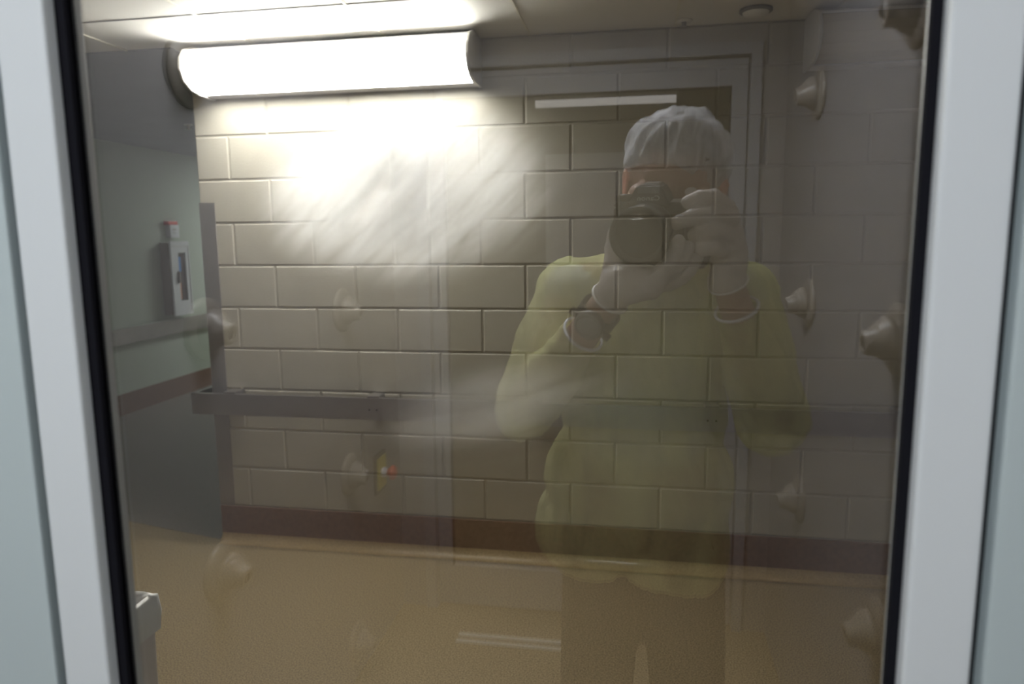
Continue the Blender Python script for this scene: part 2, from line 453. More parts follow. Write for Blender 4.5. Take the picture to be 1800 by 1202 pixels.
# ------------------------------------------------------------------ extinguisher cabinet and sign on the green wall
t = empty('extinguisher_cabinet', (GX, 6.35, .82)); tag(t, 'white cabinet with a narrow window on the pale green wall', 'cabinet')
cy0, cy1, cz0, cz1 = 6.205, 6.49, .815, 1.53
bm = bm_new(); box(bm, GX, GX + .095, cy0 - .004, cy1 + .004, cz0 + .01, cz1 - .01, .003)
obj('tub', bm, 'cab_side', t)  # taupe carries the shade on the white cabinet's side
bm = bm_new()
fx0, fx1 = GX + .097, GX + .112
wy0, wy1, wz0, wz1 = 6.315, 6.425, .955, 1.42
box(bm, fx0, fx1, cy0, wy0, cz0, cz1); box(bm, fx0, fx1, wy1, cy1, cz0, cz1)
box(bm, fx0, fx1, wy0, wy1, cz0, wz0); box(bm, fx0, fx1, wy0, wy1, wz1, cz1)
d = obj('door', bm, 'cab_white', t)
bm = bm_new(); box(bm, fx1, fx1 + .004, cy0 + .02, cy1 - .02, cz1 - .05, cz1 - .045); box(bm, fx1, fx1 + .004, cy1 - .02, cy1 - .016, cz0 + .03, cz1 - .05)
obj('door_bead', bm, 'lampbody', d)
bm = bm_new(); box(bm, fx0 + .002, fx0 + .005, wy0, wy1, wz0, wz1); obj('window_pane', bm, 'cab_dark', d)
bm = bm_new(); box(bm, fx0 + .005, fx0 + .008, wy0 + .004, wy0 + .04, 1.24, 1.38); obj('blue_label', bm, 'blue', d)
bm = bm_new(); box(bm, fx0 + .005, fx0 + .008, wy0 + .004, wy0 + .022, .97, 1.20); obj('orange_strip', bm, 'orange', d)
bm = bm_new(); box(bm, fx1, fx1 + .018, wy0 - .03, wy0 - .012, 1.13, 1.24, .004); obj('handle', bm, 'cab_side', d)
t = empty('wall_sign', (GX, 6.38, 1.6)); tag(t, 'small white sign with a red top above the extinguisher cabinet', 'sign')
bm = bm_new(); box(bm, GX, GX + .05, 6.315, 6.45, 1.565, 1.69, .004); obj('sign_body', bm, 'cab_white', t)
bm = bm_new(); box(bm, GX + .001, GX + .054, 6.29, 6.43, 1.69, 1.725, .003); obj('red_top', bm, 'red', t)
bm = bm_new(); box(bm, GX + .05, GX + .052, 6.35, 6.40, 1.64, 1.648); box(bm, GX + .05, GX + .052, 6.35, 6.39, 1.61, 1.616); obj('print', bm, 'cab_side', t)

# ------------------------------------------------------------------ lined bin by the door
t = empty('lined_bin', (-1.075, .95, 0)); tag(t, 'tall white bin with a bunched liner standing by the left window edge', 'bin')
bm = bm_new()
def rrect(x0, x1, y0, y1, r, n=5):
    out = []
    for cx, cy, a0 in ((x1 - r, y1 - r, 0), (x0 + r, y1 - r, 90), (x0 + r, y0 + r, 180), (x1 - r, y0 + r, 270)):
        for i in range(n + 1):
            a = math.radians(a0 + 90 * i / n); out.append((cx + r * math.cos(a), cy + r * math.sin(a)))
    return out
rings = []
for z, s in ((0.002, .02), (.02, .012), (.845, 0), (.855, -.004), (.855, .012), (.03, .03)):
    rings.append([bm.verts.new((x, y, z)) for x, y in rrect(-1.24 + s, -.897 - s, .76 + s, 1.15 - s, .02)])
for a, b in zip(rings, rings[1:]):
    for k in range(len(a)):
        f = bm.faces.new([a[k], a[(k + 1) % len(a)], b[(k + 1) % len(a)], b[k]]); f.smooth = True
bm.faces.new(rings[0]); bm.faces.new(rings[-1])
obj('bin_body', bm, 'white_plastic', t)
bm = bm_new(); rings = []
for j, (z, s) in enumerate(((.80, -.007), (.83, -.009), (.858, -.007), (.864, .004), (.858, .014), (.80, .02))):
    pts = rrect(-1.24 + s, -.897 - s, .76 + s, 1.15 - s, .02, 8)
    rings.append([bm.verts.new((x + random.uniform(-.002, .002), y + random.uniform(-.002, .002), z + random.uniform(-.006, .006) * (1 if j != 5 else 0))) for x, y in pts])
for a, b in zip(rings, rings[1:]):
    for k in range(len(a)):
        f = bm.faces.new([a[k], a[(k + 1) % len(a)], b[(k + 1) % len(a)], b[k]]); f.smooth = True
obj('liner', bm, 'liner', t)

# ------------------------------------------------------------------ glazed door between the two spaces
G0, G1, GZ0, GZ1 = -.443, .187, 1.110, 1.86        # sight opening
D0, D1 = -.64, .36
dr = empty('door_1', (-.14, .52, 0)); tag(dr, 'white framed glazed door one looks through', kind='structure')
def ring4(bm, x0, x1, z0, z1, w, y0, y1, bev=0):
    box(bm, x0 - w, x0, y0, y1, z0 - w, z1 + w, bev); box(bm, x1, x1 + w, y0, y1, z0 - w, z1 + w, bev)
    box(bm, x0, x1, y0, y1, z0 - w, z0, bev); box(bm, x0, x1, y0, y1, z1, z1 + w, bev)
bm = bm_new()     # leaf: a slab with the sight opening cut out
so = .050
box(bm, D0, G0 - so, .497, .545, .01, 2.11, .002); box(bm, G1 + so, D1, .497, .545, .01, 2.11, .002)
box(bm, G0 - so, G1 + so, .497, .545, .01, GZ0 - so); box(bm, G0 - so, G1 + so, .497, .545, GZ1 + so, 2.11)
obj('door_leaf', bm, 'stile', dr)
for nm, (x0, x1, z0, z1) in (('glazing_stop', (G0 - .043, G0, GZ0 - .043, GZ1 + .043)), ('glazing_stop', (G1, G1 + .043, GZ0 - .043, GZ1 + .043)),
                             ('glazing_stop', (G0, G1, GZ0 - .043, GZ0)), ('glazing_stop', (G0, G1, GZ1, GZ1 + .043))):
    bm = bm_new(); box(bm, x0, x1, .4985, .5125, z0, z1, .003, 3); obj(nm, bm, 'white_frame', dr)
    bm = bm_new(); box(bm, x0, x1, .5275, .541, z0, z1, .003, 2); obj('inner_stop', bm, 'white_frame', dr)
bm = bm_new(); ring4(bm, G0 + .007, G1 - .006, GZ0 + .007, GZ1 - .007, .050, .5126, .5169)
box(bm, G0 - .05, G0 - .043, .51, .53, GZ0 - .05, GZ1 + .05); box(bm, G1 + .043, G1 + .05, .51, .53, GZ0 - .05, GZ1 + .05)
obj('gasket', bm, 'gasket', dr)
bm = bm_new(); ring4(bm, G0 + .004, G1 - .003, GZ0 + .004, GZ1 - .004, .045, .5231, .5274); obj('gasket', bm, 'gasket', dr)
bm = bm_new(); box(bm, G0 - .04, G1 + .04, .517, .523, GZ0 - .04, GZ1 + .04)
obj('glass_pane', bm, 'glass', dr)
bm = bm_new(); box(bm, D1 - .09, D1 - .05, .47, .497, 1.0, 1.16, .004); tube(bm, [(D1 - .07, .44, 1.08), (D1 - .07, .47, 1.08), (D1 - .07, .497, 1.08)], .010)
tube(bm, [(D1 - .07, .445, 1.08), (D1 - .12, .440, 1.08), (D1 - .19, .445, 1.08)], .009); obj('door_handle', bm, 'steel', dr)
# frame and wall around the door
bm = bm_new()
box(bm, D0 - .055, D0 - .004, .46, .58, 0, 2.17, .003); box(bm, D1 + .004, D1 + .055, .46, .58, 0, 2.17, .003)
box(bm, D0 - .055, D1 + .055, .46, .58, 2.115, 2.17, .003)
struct('trim_1', bm, 'grey_paint', 'grey frame around the glazed door')
bm = bm_new()
box(bm, GX, D0 - .055, .47, .57, 0, CH); box(bm, D1 + .055, 2.4, .47, .57, 0, CH); box(bm, D0 - .055, D1 + .055, .47, .57, 2.17, CH)
struct('wall_near', bm, 'grey_wall')

# ------------------------------------------------------------------ airlock behind the camera (seen in the glass)
bm = bm_new(); box(bm, AX0 - .1, AX0, AB - .12, .47, 0, CH); struct('wall_airlock_left', bm, 'grey_wall')
bm = bm_new(); box(bm, AX1, AX1 + .1, AB - .12, .47, 0, CH); struct('wall_airlock_right', bm, 'grey_wall')
bm = bm_new(); box(bm, AX0, AX1, AB - .12, .47, CH, CH + .08); struct('ceiling_airlock', bm, 'ceil')
BX0, BX1, BT = -.737, .325, 2.056        # sight opening of the back door
bm = bm_new()
box(bm, AX0, BX0 - .11, AB - .12, AB, 0, CH); box(bm, BX1 + .095, AX1, AB - .12, AB, 0, CH); box(bm, BX0 - .11, BX1 + .095, AB - .12, AB, 2.19, CH)
struct('wall_airlock_back', bm, 'grey_wall')
d2 = empty('door_2', (-.2, AB, 0)); tag(d2, 'grey framed glazed door behind the photographer', kind='structure')
bm = bm_new()
box(bm, BX0 - .11, BX0 - .062, AB - .11, AB + .018, 0, 2.196, .003); box(bm, BX1 + .060, BX1 + .098, AB - .11, AB + .018, 0, 2.196, .003)
box(bm, BX0 - .062, BX1 + .060, AB - .109, AB + .017, 2.155, 2.195)
obj('door_frame', bm, 'grey_paint', d2)
bm = bm_new()
box(bm, BX0 - .060, BX0, AB - .06, AB - .015, .01, 2.150, .003); box(bm, BX1, BX1 + .056, AB - .06, AB - .015, .01, 2.150, .003)
box(bm, BX0, BX1, AB - .06, AB - .015, BT, 2.150); box(bm, BX0, BX1, AB - .06, AB - .015, .01, .18)
obj('door_leaf', bm, 'grey_paint', d2)
bm = bm_new(); box(bm, BX0, BX1, AB - .040, AB - .034, .18, BT); obj('glass_pane', bm, 'glass2', d2)
bm = bm_new(); box(bm, BX0, BX0 + .006, AB - .03, AB - .016, .18, BT); box(bm, BX1 - .006, BX1, AB - .03, AB - .016, .18, BT); box(bm, BX0, BX1, AB - .03, AB - .016, BT - .006, BT)
obj('gasket', bm, 'gasket', d2)
bm = bm_new(); box(bm, -.66, .02, -1.480, -1.468, .001, .010); box(bm, -.66, .02, -1.436, -1.424, .001, .010)
struct('trim_2', bm, 'liner', 'pair of thin pale strips across the floor before the back door')
# room beyond the back door
bm = bm_new()
box(bm, -2.2, 1.6, -5.5, -5.4, 0, 2.75); box(bm, -2.3, -2.2, -5.5, -1.83, 0, 2.75); box(bm, 1.6, 1.7, -5.5, -1.83, 0, 2.75)
box(bm, -2.2, AX0 - .1, -1.84, -1.80, 0, 2.75); box(bm, AX1 + .1, 1.6, -1.84, -1.80, 0, 2.75); box(bm, AX0 - .1, AX1 + .1, -1.84, -1.80, CH, 2.75)
struct('wall_back_room', bm, 'olive_wall')
bm = bm_new(); box(bm, -2.3, 1.7, -5.5, -1.80, 2.75, 2.83); struct('ceiling_back_room', bm, 'olive_wall')
bm = bm_new(); box(bm, -2.3, 1.7, -5.5, -1.83, -.1, -.0); struct('floor_back_room', bm, 'floor')
bm = bm_new(); box(bm, -.80, .12, -5.4, -5.36, .01, 2.25); struct('door_3', bm, 'pale_door', 'pale grey door at the end of the room behind')
t = empty('pendant_light', (-.27, -4.96, 2.6)); tag(t, 'dim tube light seen faintly in the glass above the cap', 'light fixture')
bm = bm_new(); box(bm, -.84, .30, -5.0, -4.92, 2.63, 2.68, .005); box(bm, -.6, -.58, -4.97, -4.95, 2.68, 2.75); box(bm, .06, .08, -4.97, -4.95, 2.68, 2.75); obj('tray', bm, 'lampbody', t)
bm = bm_new(); tube(bm, [(-.83, -4.96, 2.61), (.29, -4.96, 2.61)], .034); obj('tube', bm, 'tube_dim', t)

t = empty('ceiling_light', (-.3, -3.2, 2.75)); tag(t, 'unseen fill panel added to brighten the room behind the back door', 'ceiling light')  # hidden light added so the pale door behind shows up
bm = bm_new(); box(bm, -.63, .03, -3.53, -2.87, 2.738, 2.75); obj('frame', bm, 'lampbody', t)
bm = bm_new(); box(bm, -.6, 0, -3.5, -2.9, 2.734, 2.739); obj('diffuser', bm, 'back_fill_panel', t)

# airlock ceiling panel
t = empty('ceiling_light', (-.25, -.25, CH)); tag(t, 'recessed ceiling panel above the photographer', 'ceiling light')
lx0, lx1, ly0, ly1 = -.75, .05, -.85, -.35
bm = bm_new(); box(bm, lx0 - .03, lx1 + .03, ly0 - .03, ly1 + .03, CH - .012, CH); obj('frame', bm, 'lampbody', t)
bm = bm_new(); box(bm, lx0, lx1, ly0, ly1, CH - .016, CH - .011); obj('diffuser', bm, 'air_panel', t)

# spray nozzles on the side walls: dished flange, stepped cone and dark bore
def nozzle(x, y, z, d, label, group):
    t = empty('spray_nozzle', (x, y, z)); tag(t, label, 'nozzle', group)
    D = Vector((d, 0, -.18)).normalized()
    o = Vector((x, y, z))
    bm = bm_new(); lathe(bm, [(0, 0), (.072, 0), (.072, .006), (.066, .011), (.050, .016), (0, .016)], o, (d, 0, 0), 40); obj('flange', bm, 'cream_plastic', t)
    bm = bm_new(); lathe(bm, [(0, 0), (.047, 0), (.047, .014), (.042, .016), (.042, .022), (.034, .030), (.027, .040), (.025, .052), (.022, .056), (.013, .056), (.012, .046), (0, .046)], o + Vector((d * .012, 0, 0)), D, 40)
    obj('cone', bm, 'cream_plastic', t)
    bm = bm_new(); lathe(bm, [(0, 0), (.0125, 0), (.0125, .004), (0, .004)], o + Vector((d * .012, 0, 0)) + D * .050, D, 20); obj('bore', bm, 'dark_hole', t)
hs = ('highest', 'second', 'third', 'lowest')
for (x, d, side, cols) in ((AX1, -1, 'right', ((-1.20, (1.93, 1.33, .722)), (-.46, (1.943, 1.325, .707)))),
                           (AX0, 1, 'left', ((-1.165, (1.86, 1.301, .742, .13)), (-.405, (1.883, 1.334, .761))))):
    for y, zs in cols:
        where = 'far' if y < -1 else 'near'
        for i, z in enumerate(zs):
            hn = ['top', 'middle', 'low', 'bottom'][i] if len(zs) > 3 else ['top', 'middle', 'bottom'][i]
            nozzle(x, y, z, d, f'cream spray nozzle, {hn} of the {where} column on the reflected side wall at {side}', 'spray nozzles on the airlock walls')

# emergency stop
t = empty('emergency_stop', (AX0, -1.43, .66)); tag(t, 'red mushroom button on a yellow plate, beside a spray nozzle', 'button')
bm = bm_new(); box(bm, AX0, AX0 + .012, -1.49, -1.385, .585, .735, .003); obj('rim_plate', bm, 'dark_rim', t)
bm = bm_new(); box(bm, AX0 + .012, AX0 + .016, -1.480, -1.395, .600, .720); obj('yellow_plate', bm, 'yellow_plate', t)
bm = bm_new(); lathe(bm, [(0, 0), (.020, 0), (.020, .012), (.014, .013), (.014, .024), (0, .024)], (AX0 + .016, -1.437, .66), (1, 0, 0), 28); obj('collar', bm, 'white_plastic', t)
bm = bm_new(); lathe(bm, [(0, 0), (.015, 0), (.018, .010), (.027, .013), (.028, .022), (.022, .030), (0, .032)], (AX0 + .038, -1.437, .66), (1, 0, 0), 32); obj('button', bm, 'red', t)

# ------------------------------------------------------------------ the photographer
def cap_mesh(bm, p0, r0, p1, r1, seg=14, rings=5):
    p0, p1 = Vector(p0), Vector(p1); u, v, d = frame_of(p1 - p0); prof = []
    L = (p1 - p0).length
    for i in range(rings): a = PI / 2 * i / rings; prof.append((r0 * math.sin(a), -r0 * math.cos(a)))
    for i in range(rings + 1): a = PI / 2 * i / rings; prof.append((r1 * math.cos(a), L + r1 * math.sin(a)))
    prof[-1] = (0, L + r1)
    lathe(bm, prof, p0, d, seg)

def ell_mesh(bm, c, r, rot=None, seg=24, rings=14):
    c = Vector(c); R = rot or Matrix.Identity(3)
    g = []
    for i in range(rings + 1):
        a = PI * i / rings
        if i in (0, rings): g.append([bm.verts.new(c + R @ Vector((0, 0, r[2] * math.cos(a))))]); continue
        g.append([bm.verts.new(c + R @ Vector((r[0] * math.sin(a) * math.cos(2 * PI * k / seg), r[1] * math.sin(a) * math.sin(2 * PI * k / seg), r[2] * math.cos(a)))) for k in range(seg)])
    for a, b in zip(g, g[1:]):
        for k in range(seg):
            k2 = (k + 1) % seg
            if len(a) == 1: bm.faces.new([a[0], b[k], b[k2]])
            elif len(b) == 1: bm.faces.new([a[k], b[0], a[k2]])
            else: bm.faces.new([a[k], b[k], b[k2], a[k2]])

def blob(name, shapes, voxel, mats, parent, smooth=4, grow=0.0, warp=None):
    """one continuous surface grown over tapered limbs and ellipsoids"""
    bm = bm_new()
    for s in shapes:
        if s[0] == 'c': cap_mesh(bm, s[1], s[2] + grow, s[3], s[4] + grow)
        elif s[0] == 'e': ell_mesh(bm, s[1], tuple(q + grow for q in s[2]), s[3] if len(s) > 3 else None)
        elif s[0] == 'chain':
            for (a, ra), (b, rb) in zip(s[1], s[1][1:]): cap_mesh(bm, a, ra + grow, b, rb + grow)
    bmesh.ops.recalc_face_normals(bm, faces=bm.faces[:])
    me = bpy.data.meshes.new(name); bm.to_mesh(me); bm.free()
    tmp = bpy.data.objects.new('tmp', me); COL.objects.link(tmp)
    r = tmp.modifiers.new('r', 'REMESH'); r.mode = 'VOXEL'; r.voxel_size = voxel
    sm = tmp.modifiers.new('s', 'SMOOTH'); sm.iterations = smooth; sm.factor = .5
    dg = bpy.context.evaluated_depsgraph_get(); dg.update()
    me2 = bpy.data.meshes.new_from_object(tmp.evaluated_get(dg))
    bpy.data.objects.remove(tmp); bpy.data.meshes.remove(me)
    me2.name = name
    if warp:
        for v in me2.vertices: v.co = warp(v.co.copy(), v.normal.copy())
    me2.materials.clear()
    for k in (mats if isinstance(mats, list) else [mats]): me2.materials.append(M[k])
    me2.polygons.foreach_set('use_smooth', [True] * len(me2.polygons)); me2.update()
    o = bpy.data.objects.new(name, me2); COL.objects.link(o)
    if parent is not None:
        o.parent = parent; o.matrix_parent_inverse = parent.matrix_world.inverted()
    return o

# head frame: tipped toward the photographer's right
HC = Vector((.062, -.282, 1.612))
HR = Matrix.Rotation(math.radians(7), 3, 'Y') @ Matrix.Rotation(math.radians(-5), 3, 'X') @ Matrix.Rotation(math.radians(4), 3, 'Z')
def H(x, y, z): return HC + HR @ Vector((x, y, z))

LSH, RSH = Vector((-.130, -.335, 1.425)), Vector((.190, -.335, 1.415))
LEL, REL = Vector((-.190, -.225, 1.225)), Vector((.238, -.245, 1.215))
LWR, RWR = Vector((-.036, -.080, 1.440)), Vector((.140, -.125, 1.462))
head = [('e', H(0, -.012, .035), (.077, .096, .090), HR), ('e', H(0, .012, -.045), (.060, .072, .072), HR),
        ('e', H(0, .040, -.085), (.036, .036, .028), HR),
        ('c', H(0, .086, .002), .010, H(0, .103, -.034), .0125), ('e', H(-.013, .094, -.038), (.009, .010, .008), HR), ('e', H(.013, .094, -.038), (.009, .010, .008), HR),
        ('c', H(-.038, .066, .022), .013, H(.038, .066, .022), .013),
        ('c', H(-.018, .082, -.064), .007, H(.018, .082, -.064), .007), ('e', H(-.052, .055, -.015), (.022, .022, .022), HR), ('e', H(.052, .055, -.015), (.022, .022, .022), HR)]
for s in (-1, 1):   # ears: rim and lobe
    head += [('chain', [(H(s * .080, -.004, -.038), .007), (H(s * .086, -.016, -.010), .006), (H(s * .089, -.022, .016), .007), (H(s * .084, -.006, .026), .006), (H(s * .079, .006, .008), .006)]),
             ('e', H(s * .080, -.008, -.004), (.006, .015, .026), HR)]
neck = [('c', H(0, -.025, -.06), .056, Vector((.035, -.335, 1.455)), .060)]
torso = [('e', (.030, -.345, 1.345), (.150, .095, .150)), ('e', (.025, -.335, 1.20), (.135, .100, .14)), ('e', (.015, -.335, 1.02), (.150, .105, .12)),
         ('c', (.03, -.345, 1.445), .055, LSH, .052), ('c', (.03, -.345, 1.440), .055, RSH, .052)]
def hand_left():
    P0 = Vector((-.012, -.058, 1.452))
    out = [('c', LWR, .0265, P0 + Vector((-.010, -.004, .006)), .030), ('c', P0 + Vector((-.016, -.010, .010)), .026, P0 + Vector((.026, -.004, .012)), .023), ('c', P0 + Vector((-.015, 0, 0)), .027, P0 + Vector((.030, .004, .008)), .024),
           ('c', P0 + Vector((-.018, -.018, 0)), .024, P0 + Vector((.032, -.026, .004)), .021)]
    out += [('chain', [(P0 + Vector((.032, .014, .010)), .0115), (Vector((.045, -.040, 1.487)), .0105), (Vector((.0575, -.050, 1.506)), .0095), (Vector((.060, -.056, 1.521)), .0085)]),
            ('chain', [(P0 + Vector((.036, .002, .006)), .0115), (Vector((.052, -.058, 1.478)), .0105), (Vector((.068, -.062, 1.498)), .0095), (Vector((.0745, -.066, 1.513)), .0085)]),
            ('chain', [(P0 + Vector((.036, -.016, .002)), .0110), (Vector((.058, -.074, 1.466)), .0100), (Vector((.078, -.076, 1.480)), .0092), (Vector((.089, -.078, 1.496)), .0083)]),
            ('chain', [(P0 + Vector((.030, -.034, -.002)), .0100), (Vector((.050, -.094, 1.456)), .0088), (Vector((.070, -.096, 1.465)), .0080), (Vector((.082, -.097, 1.477)), .0075)])]
    out += [('chain', [(P0 + Vector((-.024, -.014, .008)), .0175), (Vector((-.036, -.074, 1.486)), .0140), (Vector((-.036, -.082, 1.512)), .0115), (Vector((-.033, -.086, 1.535)), .0095)])]
    return out
def hand_right():
    K = [Vector((.131, -.098, 1.573)), Vector((.138, -.094, 1.553)), Vector((.137, -.094, 1.530)), Vector((.130, -.096, 1.508))]
    out = [('c', RWR, .027, Vector((.142, -.122, 1.500)), .027), ('c', Vector((.142, -.122, 1.500)), .027, Vector((.136, -.110, 1.530)), .024),
           ('c', Vector((.140, -.118, 1.535)), .020, Vector((.134, -.108, 1.562)), .017), ('c', Vector((.137, -.106, 1.512)), .018, Vector((.132, -.104, 1.550)), .018)]
    out += [('chain', [(K[0], .0120), (Vector((.112, -.080, 1.586)), .0110), (Vector((.092, -.078, 1.586)), .0102), (Vector((.076, -.084, 1.580)), .0090)]),
            ('chain', [(K[1], .0120), (Vector((.110, -.066, 1.561)), .0112), (Vector((.080, -.068, 1.558)), .0105), (Vector((.060, -.078, 1.549)), .0090)]),
            ('chain', [(K[2], .0115), (Vector((.113, -.062, 1.535)), .0110), (Vector((.094, -.071, 1.533)), .0100), (Vector((.086, -.084, 1.531)), .0090)]),
            ('chain', [(K[3], .0110), (Vector((.112, -.068, 1.512)), .0105), (Vector((.096, -.074, 1.510)), .0098), (Vector((.088, -.086, 1.508)), .0085)])]
    out += [('chain', [(Vector((.144, -.135, 1.525)), .0150), (Vector((.136, -.165, 1.555)), .0120), (Vector((.112, -.183, 1.568)), .0108), (Vector((.092, -.186, 1.570)), .0095)])]
    return out
arms = [('c', LSH, .046, LEL, .036), ('c', LEL, .038, LWR, .0245), ('c', RSH, .046, REL, .036), ('c', REL, .038, RWR, .0245)]
LH_, RH_ = Vector((-.055, -.345, .93)), Vector((.095, -.345, .93))
LK, RK = Vector((-.075, -.330, .50)), Vector((.120, -.330, .50))
LA, RA = Vector((-.080, -.365, .09)), Vector((.125, -.365, .09))
legs = [('c', LH_, .080, LK, .055), ('c', LK, .055, LA, .038), ('c', RH_, .080, RK, .055), ('c', RK, .055, RA, .038),
        ('c', LA + Vector((0, 0, -.03)), .034, LA + Vector((-.01, .14, -.055)), .026), ('c', RA + Vector((0, 0, -.03)), .034, RA + Vector((.01, .14, -.055)), .026)]
body = blob('person', head + neck + torso + arms + hand_left() + hand_right() + legs, .0042, ['skin', 'ear', 'lip'], None, 3)
me = body.data
for p in me.polygons:
    q = HR.transposed() @ (Vector(p.center) - HC)
    if abs(q.x) > .079 and -.055 < q.z < .05 and abs(q.y + .005) < .05: p.material_index = 1
    if (q - Vector((0, .088, -.064))).length < .03 and abs(q.z + .064) < .008: p.material_index = 2
tag(body, 'person in a yellow gown and white bouffant cap holding up a camera with gloved hands', 'person')

for s in (-1, 1):
    bm = bm_new(); ell_mesh(bm, H(s * .032, .069, 0), (.011, .011, .008), HR); obj('eye', bm, 'eye', body, smooth=True)

# hair under the cap
def hair():
    bm = bm_new(); ell_mesh(bm, H(0, -.015, .040), (.0810, .0990, .0925), HR, 40, 26)
    kill = []
    for v in bm.verts:
        q = HR.transposed() @ (v.co - HC)
        if q.z < .012 + max(0, q.y + .0) * .60: kill.append(v)
        v.co += (v.co - H(0, -.022, .04)).normalized() * noise.noise(v.co * 90) * .002
    bmesh.ops.delete(bm, geom=kill, context='VERTS')
    return obj('hair', bm, 'hair', body, smooth=True)
hair()
# bouffant cap: elastic edge across the forehead, pleats running up to the crown
def bouffant():
    bm = bm_new(); C0 = Vector((0, -.028, .045)); n, mR = 96, 34; rings = []
    for j in range(mR + 1):
        a = PI * .5 * 1.38 * (j / mR)          # polar angle from the crown
        ring = []
        for k in range(n):
            ph = 2 * PI * k / n
            x, y, z = math.sin(a) * math.cos(ph), math.sin(a) * math.sin(ph), math.cos(a)
            e = max(0, (a - 1.2)) / (PI * .69 - 1.2)
            pleat = (math.sin(ph * 19 + 2.2 * math.sin(ph * 3) + 2.5 * math.sin(a * 3)) * .5 + math.sin(ph * 31 + 1.3 - a * 4) * .4) * (.0046 * math.sin(a) + .0010 * e)
            wob = noise.noise(Vector((x * 2.6 + y * 1.3, y * 2.2, z * 1.4))) * .012 + noise.noise(Vector((x * 5 + z * 4, y * 3, z * 5 - x * 6))) * .005
            s = 1 - .10 * e * e
            P = Vector((x * .096 * s, y * .117 * s, z * (.096 if z > 0 else .082)))
            P += P.normalized() * (pleat + wob * (1 - .6 * e))
            P += C0
            if P.y > 0:     # the edge rides up over the forehead
                lim = .030 + .012 * (P.y / .08) - .48 * max(0, P.x) 
                if P.z < lim: P.z = lim + (P.z - lim) * .12
            ring.append(bm.verts.new(HC + HR @ P))
            if j == 0: break
        rings.append(ring)
    for a, b in zip(rings, rings[1:]):
        for k in range(n):
            k2 = (k + 1) % n
            f = bm.faces.new([a[0], b[k], b[k2]]) if len(a) == 1 else bm.faces.new([a[k], b[k], b[k2], a[k2]]); f.smooth = True
    o = obj('bouffant_cap', bm, 'cap', body, smooth=True)
    bm = bm_new()
    return o
bouffant()

# shirt, gown, trousers, shoes
blob('shirt', [('e', (.030, -.345, 1.345), (.152, .097, .152)), ('e', (.025, -.335, 1.20), (.137, .102, .14)), ('c', (.03, -.345, 1.440), .056, LSH, .053), ('c', (.03, -.345, 1.436), .056, RSH, .053),
               ('c', (.035, -.338, 1.452), .066, (.037, -.326, 1.496), .066)], .006, 'shirt', body, 3)
def gwarp(p, n):
    side = noise.noise(Vector((p.x * 16, p.y * 10, p.z * 3.2)))
    fine = noise.noise(Vector((p.x * 42 + p.z * 18, p.y * 30, p.z * 12)))
    amp = .010 if p.z > 1.2 else .013
    return p + n * (max(side, -.35) * amp + abs(fine) * .007)
def lerp(a, b, t): return a + (b - a) * t
LCU, RCU = lerp(LEL, LWR, .685), lerp(REL, RWR, .80)
gown = [('e', (.030, -.342, 1.340), (.168, .118, .165)), ('e', (.018, -.335, 1.20), (.158, .118, .16)), ('e', (.008, -.325, 1.06), (.180, .135, .16)),
        ('c', (-.045, -.330, 1.0), .125, (-.075, -.345, .955), .118), ('c', (.06, -.330, 1.0), .125, (.075, -.345, .925), .118),
        ('c', (.00, -.345, 1.443), .058, LSH, .066), ('c', (.06, -.345, 1.440), .058, RSH, .066),
        ('chain', [(LSH, .066), (lerp(LSH, LEL, .55), .064), (LEL + Vector((-.004, -.004, -.004)), .060), (lerp(LEL, LCU, .5), .048), (LCU, .034)]),
        ('chain', [(RSH, .066), (lerp(RSH, REL, .55), .066), (REL + Vector((.006, -.006, -.006)), .064), (lerp(REL, RCU, .5), .050), (RCU, .034)])]
go = blob('gown', gown, .006, 'gown', body, 4, 0, gwarp)
# open the gown at the neck, the cuffs and the hem so it ends cleanly
bm = bm_new(); bm.from_mesh(go.data)
kill = []
for v in bm.verts:
    p = v.co
    if p.z < .868 - (p.x - .0) * .09: kill.append(v)
    elif (p - Vector((.035, -.318, 1.525))).length < .082: kill.append(v)
    elif (p - LCU).dot((LWR - LEL).normalized()) > 0 and (p - LCU).length < .075: kill.append(v)
    elif (p - RCU).dot((RWR - REL).normalized()) > 0 and (p - RCU).length < .07: kill.append(v)
bmesh.ops.delete(bm, geom=kill, context='VERTS'); bm.to_mesh(go.data); bm.free()
def ring_tube(name, c, axis, ra, r, mname, parent, sq=1.0):
    u, v, d = frame_of(Vector(axis)); bm = bm_new(); n = 40; c = Vector(c)
    pts = [c + u * math.cos(2 * PI * k / n) * ra + v * math.sin(2 * PI * k / n) * ra * sq for k in range(n + 1)]
    tube(bm, pts, r, 8); return obj(name, bm, mname, parent, smooth=True)
o = ring_tube('neck_binding', (.035, -.318, 1.486), (0, .22, 1), .079, .0035, 'gown_trim', body, .98); o['label'] = 'bright yellow binding at the neck of the gown'
ring_tube('cuff', LCU, LWR - LEL, .0345, .0024, 'shirt', body)
ring_tube('cuff', RCU, RWR - REL, .0345, .0024, 'shirt', body)
tr = blob('trousers', [('e', (.018, -.340, 1.0), (.150, .108, .10)), ('c', LH_, .092, LK, .072), ('c', LK, .072, LA + Vector((0, 0, .0)), .056), ('c', RH_, .092, RK, .072), ('c', RK, .072, RA, .056)], .008, 'trousers', body, 3)
for A, s in ((LA, -1), (RA, 1)):
    blob('shoe', [('c', A + Vector((0, -.02, -.042)), .046, A + Vector((s * .012, .15, -.050)), .038), ('c', A + Vector((0, -.02, -.052)), .036, A + Vector((s * .012, .15, -.056)), .032)], .005, 'shoe', body, 3)
